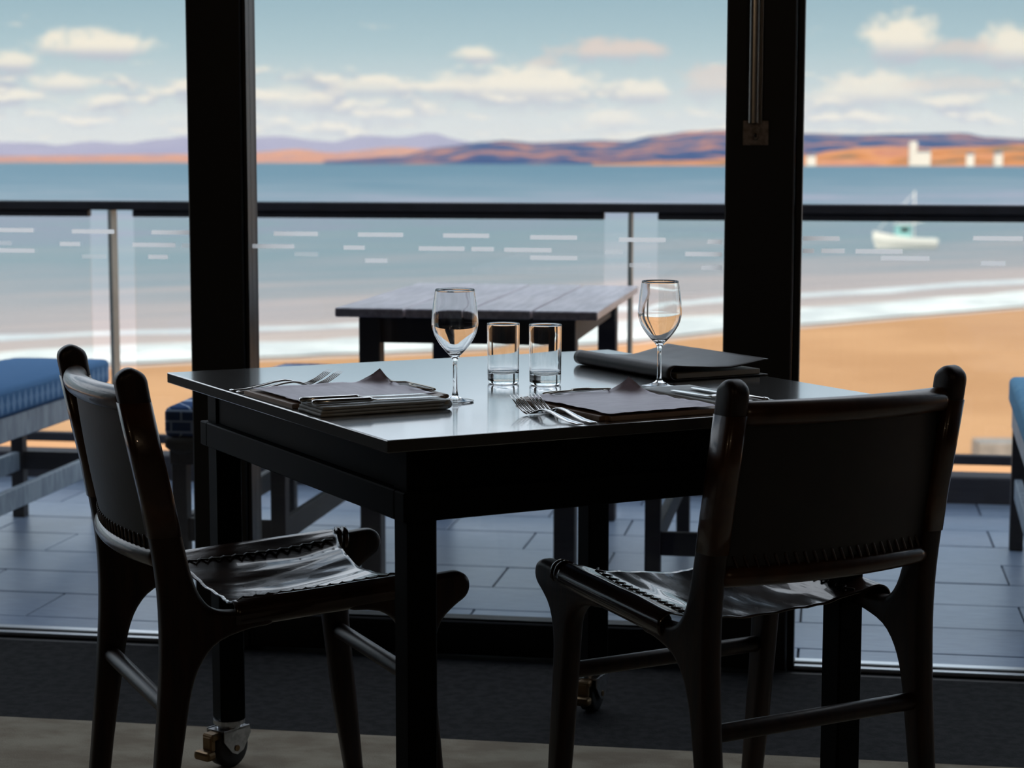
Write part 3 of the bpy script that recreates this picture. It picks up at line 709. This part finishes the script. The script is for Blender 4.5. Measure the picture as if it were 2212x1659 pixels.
knife((.004, .345), (.222, .338), .7660, 'steel knife on the left napkin, the one next to the clipboard')
knife((.010, .307), (.228, .296), .7660, 'steel knife on the left napkin, the one nearest the table corner')
knife((.652, .030), (.640, .248), .7590, 'steel knife on the right napkin, the one next to the clipboard')
knife((.694, .045), (.690, .262), .7590, 'steel knife on the right napkin, the outer one toward the menu folder')

# menu folder
mf_ = tag(empty('menu_folder', TP(.872, .602, .7503), TH + .02), 'closed brown leather menu folder lying behind the right wine glass', 'menu')
def cover(u, v):
    y = -.168 + .336 * u; s = v * .47
    # wraps from bottom cover, round the spine on the -x side, over the top cover
    if s < .205: x = .100 - s; z = .0015
    elif s < .265:
        th = (s - .205) / .06 * pi; x = -.105 - .014 * math.sin(th); z = .0145 - .0130 * math.cos(th)
    else:
        q = (s - .265) / .205; x = -.105 + q * .205; z = .0275 - .011 * math.sin(q * pi) * (.4 + .6 * u) - .006 * q + .009 * max(0, q - .6) / .4
    return Vector((x, y, z + .0006 * noise.noise(Vector((x * 30, y * 30, 1)))))
bm = bmesh.new(); grid(bm, 25, 70, cover); thicken(obj('leather_cover', bm, 'folder', mf_, True), .0022, 0)
obj('pages', box(-.098, .088, -.160, .160, .003, .0125, bev=.001), 'pages', mf_)

# ================================================================== BEACH, SEA, FAR SHORE
SEA = -7.5
shore = [(-420, -160), (-230, -40), (-140, 10), (-80, 42), (-45, 65), (-29.1, 76.4), (-24.2, 80.1), (-18.2, 84.2), (-10.5, 89.2), (-5.3, 96.0), (-1.3, 101), (11.1, 115.8), (30, 136), (70, 172), (150, 232), (320, 330)]
sh = spline([(x, y, 0) for x, y in shore], 6)
inl = Vector((.72, -.69, 0))
def ribbon(bm, offs, amp=0.0, seed=0.0, i0=0, i1=None):
    rows = []
    pts = sh[i0:i1]
    for k, p in enumerate(pts):
        row = []
        for d, z, a in offs:
            j = a * (noise.noise(Vector((p.x * .13, p.y * .13, seed + d))) + .6 * noise.noise(Vector((p.x * .4, p.y * .4, seed - d))))
            q = p + inl * (d + j); row.append(bm.verts.new((q.x, q.y, z)))
        rows.append(row)
    for r0, r1 in zip(rows, rows[1:]):
        for j in range(len(offs) - 1): bm.faces.new((r0[j], r0[j + 1], r1[j + 1], r1[j]))
    return bm
def sandmat():
    m = mat('warm_wet_sand', (.56, .295, .135), .85, spec=.2, col2=(.47, .235, .10), vscale=.09, stretch=(1, 1, 1), bump=.3, bscale=1.2, bdist=.05)
    return m
bm = bmesh.new(); ribbon(bm, [(-25, -8.6, 0), (-3, -7.56, .6), (2, -7.46, .6), (12, -7.3, 0), (40, -7.0, 0), (90, -6.7, 0), (260, -6.4, 0)])
tag(obj('beach', bm, sandmat(), None, True), 'orange sand beach sloping down to the sea below the terrace', kind='structure')
def seamat():
    m = bpy.data.materials.new('sea_water'); m.use_nodes = True; t = NT(m.node_tree); b = t.n['Principled BSDF']
    co = t.new('ShaderNodeTexCoord').outputs['Object']; x, y, z = t.sep(co)
    # distance out from the waterline: pale silty shallows, then teal deep water
    dist = t.math('ADD', t.math('MULTIPLY', x, -.70), t.math('MULTIPLY', t.math('SUBTRACT', y, 101.0), .71))
    along = t.math('ADD', t.math('MULTIPLY', x, .7), t.math('MULTIPLY', y, .7))
    nb = t.noise(t.comb(t.math('MULTIPLY', along, .012), t.math('MULTIPLY', dist, .05), 0), 1.0, 4, .6)
    nb2 = t.noise(t.comb(t.math('MULTIPLY', along, .02), t.math('MULTIPLY', t.math('LOGARITHM', t.math('MAXIMUM', dist, 1.0), 10.0), 11.0), 3), 1.0, 5, .65)
    ld = t.math('ADD', t.math('LOGARITHM', t.math('MAXIMUM', dist, 1.0), 10.0), t.math('ADD', t.math('MULTIPLY', t.math('SUBTRACT', nb, .5), .4), t.math('MULTIPLY', t.math('SUBTRACT', nb2, .5), 1.5)))
    col = t.ramp(t.math('DIVIDE', ld, 3.6), [(.20, lin(196, 176, 164)), (.38, lin(164, 152, 150)), (.50, lin(128, 136, 142)), (.57, lin(112, 131, 138)), (.63, lin(122, 127, 142)), (.70, lin(94, 117, 130)), (.80, lin(68, 103, 120)), (1, lin(60, 98, 116))])
    t.l.new(col, b.inputs['Base Color']); b.inputs['Roughness'].default_value = .45; b.inputs['Specular IOR Level'].default_value = .12; b.inputs['IOR'].default_value = 1.2
    bn = t.new('ShaderNodeBump'); bn.inputs['Strength'].default_value = .5; bn.inputs['Distance'].default_value = .3
    t.l.new(t.noise(t.comb(t.math('MULTIPLY', along, .05), t.math('MULTIPLY', dist, .25), 0), 1.0, 4), bn.inputs['Height']); t.l.new(bn.outputs[0], b.inputs['Normal'])
    return m
bm = bmesh.new()
far = [(-16000, 16000), (16000, 16000), (16000, -3000), (-16000, -3000)]
bm.faces.new([bm.verts.new((x, y, SEA)) for x, y in far])
tag(obj('sea', bm, seamat()), 'blue-grey sea reaching from the beach to the far shore', 'sea', kind='stuff')
foam_m = mat('sea_foam', (.74, .75, .72), .8, spec=.2, col2=(.52, .54, .54), vscale=.22)
for offs, sd, lb in (([(-9.0, -7.485, 1.6), (-4.5, -7.45, .4), (-1.0, -7.42, .8)], 1.0, 'white foam band breaking along the beach'),):
    bm = bmesh.new(); ribbon(bm, offs, 1, sd, 12, -12); tag(obj('foam', bm, foam_m, None, True), lb, 'foam', kind='stuff')
foam2 = mat('thin_foam', (.62, .64, .64), .8, spec=.2, col2=(.50, .53, .55), vscale=.25)
bm = bmesh.new(); ribbon(bm, [(-17.5, -7.49, 1.4), (-16.0, -7.47, .3), (-14.5, -7.49, 1.2)], 1, 7.0, 12, -12); tag(obj('foam', bm, foam2, None, True), 'thin second line of foam out from the beach', 'foam', kind='stuff')

def hill(name, label, tops, d_ridge, d_foot, m, seed, d_back=1800):
    bm = bmesh.new(); rows = []
    X0, X1 = tops[0][0], tops[-1][0]; n = 150
    for i in range(n):
        px = X0 + (X1 - X0) * i / (n - 1)
        for (a, ya), (c, yc) in zip(tops, tops[1:]):
            if a <= px <= c: 
                s = (px - a) / (c - a); s = s * s * (3 - 2 * s); py = ya + (yc - ya) * s; break
        d = ray(px, 343); dd = Vector((d.x, d.y, 0)).normalized()
        h = EYE + math.tan(azel(px, py)[1]) * d_ridge
        rw = []
        for f, hh in ((0, 0), (.12, .12), (.35, .34), (.6, .62), (.82, .88), (1, 1), (1.4, .5), (1.8, 0)):
            if f <= 1: D = d_foot + (d_ridge - d_foot) * f
            else: D = d_ridge + d_back * (f - 1) / .8
            nz = noise.noise(Vector((px * .012, f * 2.2, seed))) * .16 * (0 < f < 1)
            z = SEA - 1 + (h - SEA + 1) * max(0, min(1, hh + nz)); q = dd * D
            rw.append(bm.verts.new((q.x, q.y, z)))
        rows.append(rw)
    for r0, r1 in zip(rows, rows[1:]):
        for j in range(len(r0) - 1): bm.faces.new((r0[j], r0[j + 1], r1[j + 1], r1[j]))
    return tag(obj(name, bm, m, None, True), label, kind='structure')
def landmat(name, stops, scale, stretch=(1, 1, 3)):
    m = bpy.data.materials.new(name); m.use_nodes = True; t = NT(m.node_tree); b = t.n['Principled BSDF']
    b.inputs['Roughness'].default_value = .95; b.inputs['Specular IOR Level'].default_value = .05
    mp = t.new('ShaderNodeMapping'); mp.inputs['Scale'].default_value = stretch; t.l.new(t.new('ShaderNodeTexCoord').outputs['Object'], mp.inputs[0])
    t.l.new(t.ramp(t.noise(mp.outputs[0], scale, 3), stops), b.inputs['Base Color']); return m
hazed = landmat('haze_tinted_hills', [(.3, lin(110, 108, 140)), (.7, lin(128, 122, 150))], .002)  # blue-purple base colour carries part of the distance haze
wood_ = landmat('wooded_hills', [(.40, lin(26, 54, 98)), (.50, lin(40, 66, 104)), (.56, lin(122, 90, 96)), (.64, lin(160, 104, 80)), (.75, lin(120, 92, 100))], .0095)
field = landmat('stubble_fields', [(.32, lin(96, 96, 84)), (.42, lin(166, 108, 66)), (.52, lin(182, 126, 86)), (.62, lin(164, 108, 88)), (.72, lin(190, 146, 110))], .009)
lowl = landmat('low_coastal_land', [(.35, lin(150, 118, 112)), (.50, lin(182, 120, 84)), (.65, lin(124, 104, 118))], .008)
hill('hill_range', 'distant blue-purple moor hills along the horizon at the left', [(-900, 306), (-400, 312), (0, 307), (80, 308), (123, 314), (200, 305), (270, 310), (350, 300), (413, 293), (540, 297), (600, 293), (690, 304), (715, 307), (790, 292), (860, 296), (935, 287), (985, 300), (1020, 310), (1150, 320), (3200, 322)], 8200, 6000, hazed, 1.0)
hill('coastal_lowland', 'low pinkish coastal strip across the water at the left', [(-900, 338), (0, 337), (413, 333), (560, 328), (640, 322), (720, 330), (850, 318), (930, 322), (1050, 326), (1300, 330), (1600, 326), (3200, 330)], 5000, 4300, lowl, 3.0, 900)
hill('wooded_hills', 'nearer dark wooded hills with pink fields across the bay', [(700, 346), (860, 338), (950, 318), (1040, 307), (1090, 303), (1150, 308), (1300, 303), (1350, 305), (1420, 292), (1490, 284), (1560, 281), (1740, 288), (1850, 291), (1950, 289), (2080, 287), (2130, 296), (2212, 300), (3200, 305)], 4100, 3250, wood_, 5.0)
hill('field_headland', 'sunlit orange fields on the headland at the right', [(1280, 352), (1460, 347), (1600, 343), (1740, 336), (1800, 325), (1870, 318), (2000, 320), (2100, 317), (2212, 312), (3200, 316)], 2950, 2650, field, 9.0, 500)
# white houses on the headland
house_w = mat('white_render', (.62, .57, .50), .8); house_r = mat('slate_roof', (.14, .13, .15), .7)
def house(px, py, D, wd_, dp, ht, rz, label):
    d = ray(px, py); q = Vector((0, 0, EYE)) + d * (D / math.hypot(d.x, d.y))
    rt = tag(empty('house', q, rz), label, 'house', 'white houses across the bay')
    obj('wall', box(-wd_ / 2, wd_ / 2, -dp / 2, dp / 2, -8, ht), house_w, rt)
    bm = bmesh.new(); o = .4
    v = [bm.verts.new(p) for p in ((-wd_ / 2 - o, -dp / 2 - o, ht), (wd_ / 2 + o, -dp / 2 - o, ht), (wd_ / 2 + o, dp / 2 + o, ht), (-wd_ / 2 - o, dp / 2 + o, ht), (-wd_ / 2 - o, 0, ht + dp * .35), (wd_ / 2 + o, 0, ht + dp * .35))]
    for f in ((0, 1, 5, 4), (2, 3, 4, 5), (0, 4, 3), (1, 2, 5), (0, 3, 2, 1)): bm.faces.new([v[i] for i in f])
    rf = obj('roof', bm, house_r, rt)
    obj('chimney', box(wd_ / 2 - 1.4, wd_ / 2 - .4, -.4, .4, ht + dp * .1, ht + dp * .35 + 1.2), house_w, rt)
    return rt
house(1752, 347, 2640, 12, 8, 6, .1, 'small white house on the far shore next to the door post')
hs = house(1992, 345, 2640, 20, 10, 10, .2, 'tall bright white building on the headland')
obj('tower', box(-17, -8, -4.5, 4.5, -8, 24), house_w, hs)
house(2096, 346, 2640, 10, 8, 7, -.1, 'small white house right of the tall white building')
house(2156, 346, 2640, 10, 8, 8, .15, 'small white house at the right end of the headland')

# thin sea haze over the bay
hz = bpy.data.materials.new('sea_haze'); hz.use_nodes = True; t = NT(hz.node_tree); t.n.clear()
vo = t.new('ShaderNodeVolumeScatter'); vo.inputs['Color'].default_value = (.85, .92, 1, 1); vo.inputs['Density'].default_value = 9e-5
oo = t.new('ShaderNodeOutputMaterial'); t.l.new(vo.outputs[0], oo.inputs['Volume'])
tag(obj('haze', box(-9000, 9000, 2720, 12500, -7.4, 260), hz), 'thin bluish sea haze over the bay', 'haze', kind='stuff')
# boat on the water, standing in for one reflected in the right window
pb_ = on_z(1958, 536, SEA)
bt = tag(empty('standin_boat', pb_, .25), 'small white boat on the water, standing in for a reflection in the right window', 'boat')
bm = bmesh.new(); rings = []
for k in range(13):
    t = k / 12; x = -2.9 + 5.8 * t; wv = 1.05 * (1 - (1 - t) ** 5) ** .5 * (1 - .12 * t) if t > 0 else .03
    sheer = .95 + .75 * (1 - t) ** 2.2
    rings.append([bm.verts.new((x - (.5 * (1 - t) ** 3 if z_ > .5 else 0), s * wv * f, z_)) for s, f, z_ in ((-1, 1, sheer), (-1, .95, sheer * .55), (-1, .6, .02), (0, 0, -.35), (1, .6, .02), (1, .95, sheer * .55), (1, 1, sheer))])
for r0, r1 in zip(rings, rings[1:]):
    for j in range(6): bm.faces.new((r0[j], r0[j + 1], r1[j + 1], r1[j]))
    bm.faces.new((r0[6], r0[0], r1[0], r1[6]))
bm.faces.new(rings[-1]); bm.faces.new(rings[0][::-1]); obj('hull', bm, 'white', bt)
wh = obj('wheelhouse', box(-1.1, .3, -.6, .6, .95, 2.3, bev=.05), mat('teal_wheelhouse_paint', (.25, .5, .5), .5), bt)
obj('wheelhouse_roof', box(-1.25, .45, -.7, .7, 2.3, 2.4, bev=.02), 'white', wh)
for sy in (-1, 1): obj('window', box(-.8, .05, sy * .6 - .012, sy * .6 + .012, 1.6, 2.05), 'rubber', wh)
bm = bmesh.new(); tube(bm, [(.7, 0, .9), (.7, 0, 5.6)], .06, 8); obj('mast', bm, 'white', bt)
bm = bmesh.new(); tube(bm, [(.7, 0, 5.4), (-2.9, 0, 1.8)], .03, 6); obj('forestay', bm, 'white', bt)
bm = bmesh.new(); tube(bm, [(.7, 0, 2.4), (2.9, 0, 3.0)], .05, 8); obj('boom', bm, 'white', bt)
# concrete block on the sand
gp = on_z(2125, 985, -7.02)
gr = tag(empty('slipway_wall', (gp.x + .5, gp.y, -7.12), .15), 'low concrete slipway wall on the sand at the lower right', 'wall')
conc = mat('weathered_concrete', (.30, .27, .25), .9, var=.3, vscale=2)
for k in range(3): obj('concrete_block', box(-.75 + k * 1.35, .57 + k * 1.35, -.5, .5, -.3, .55 + .1 * k, bev=.03), conc, gr)
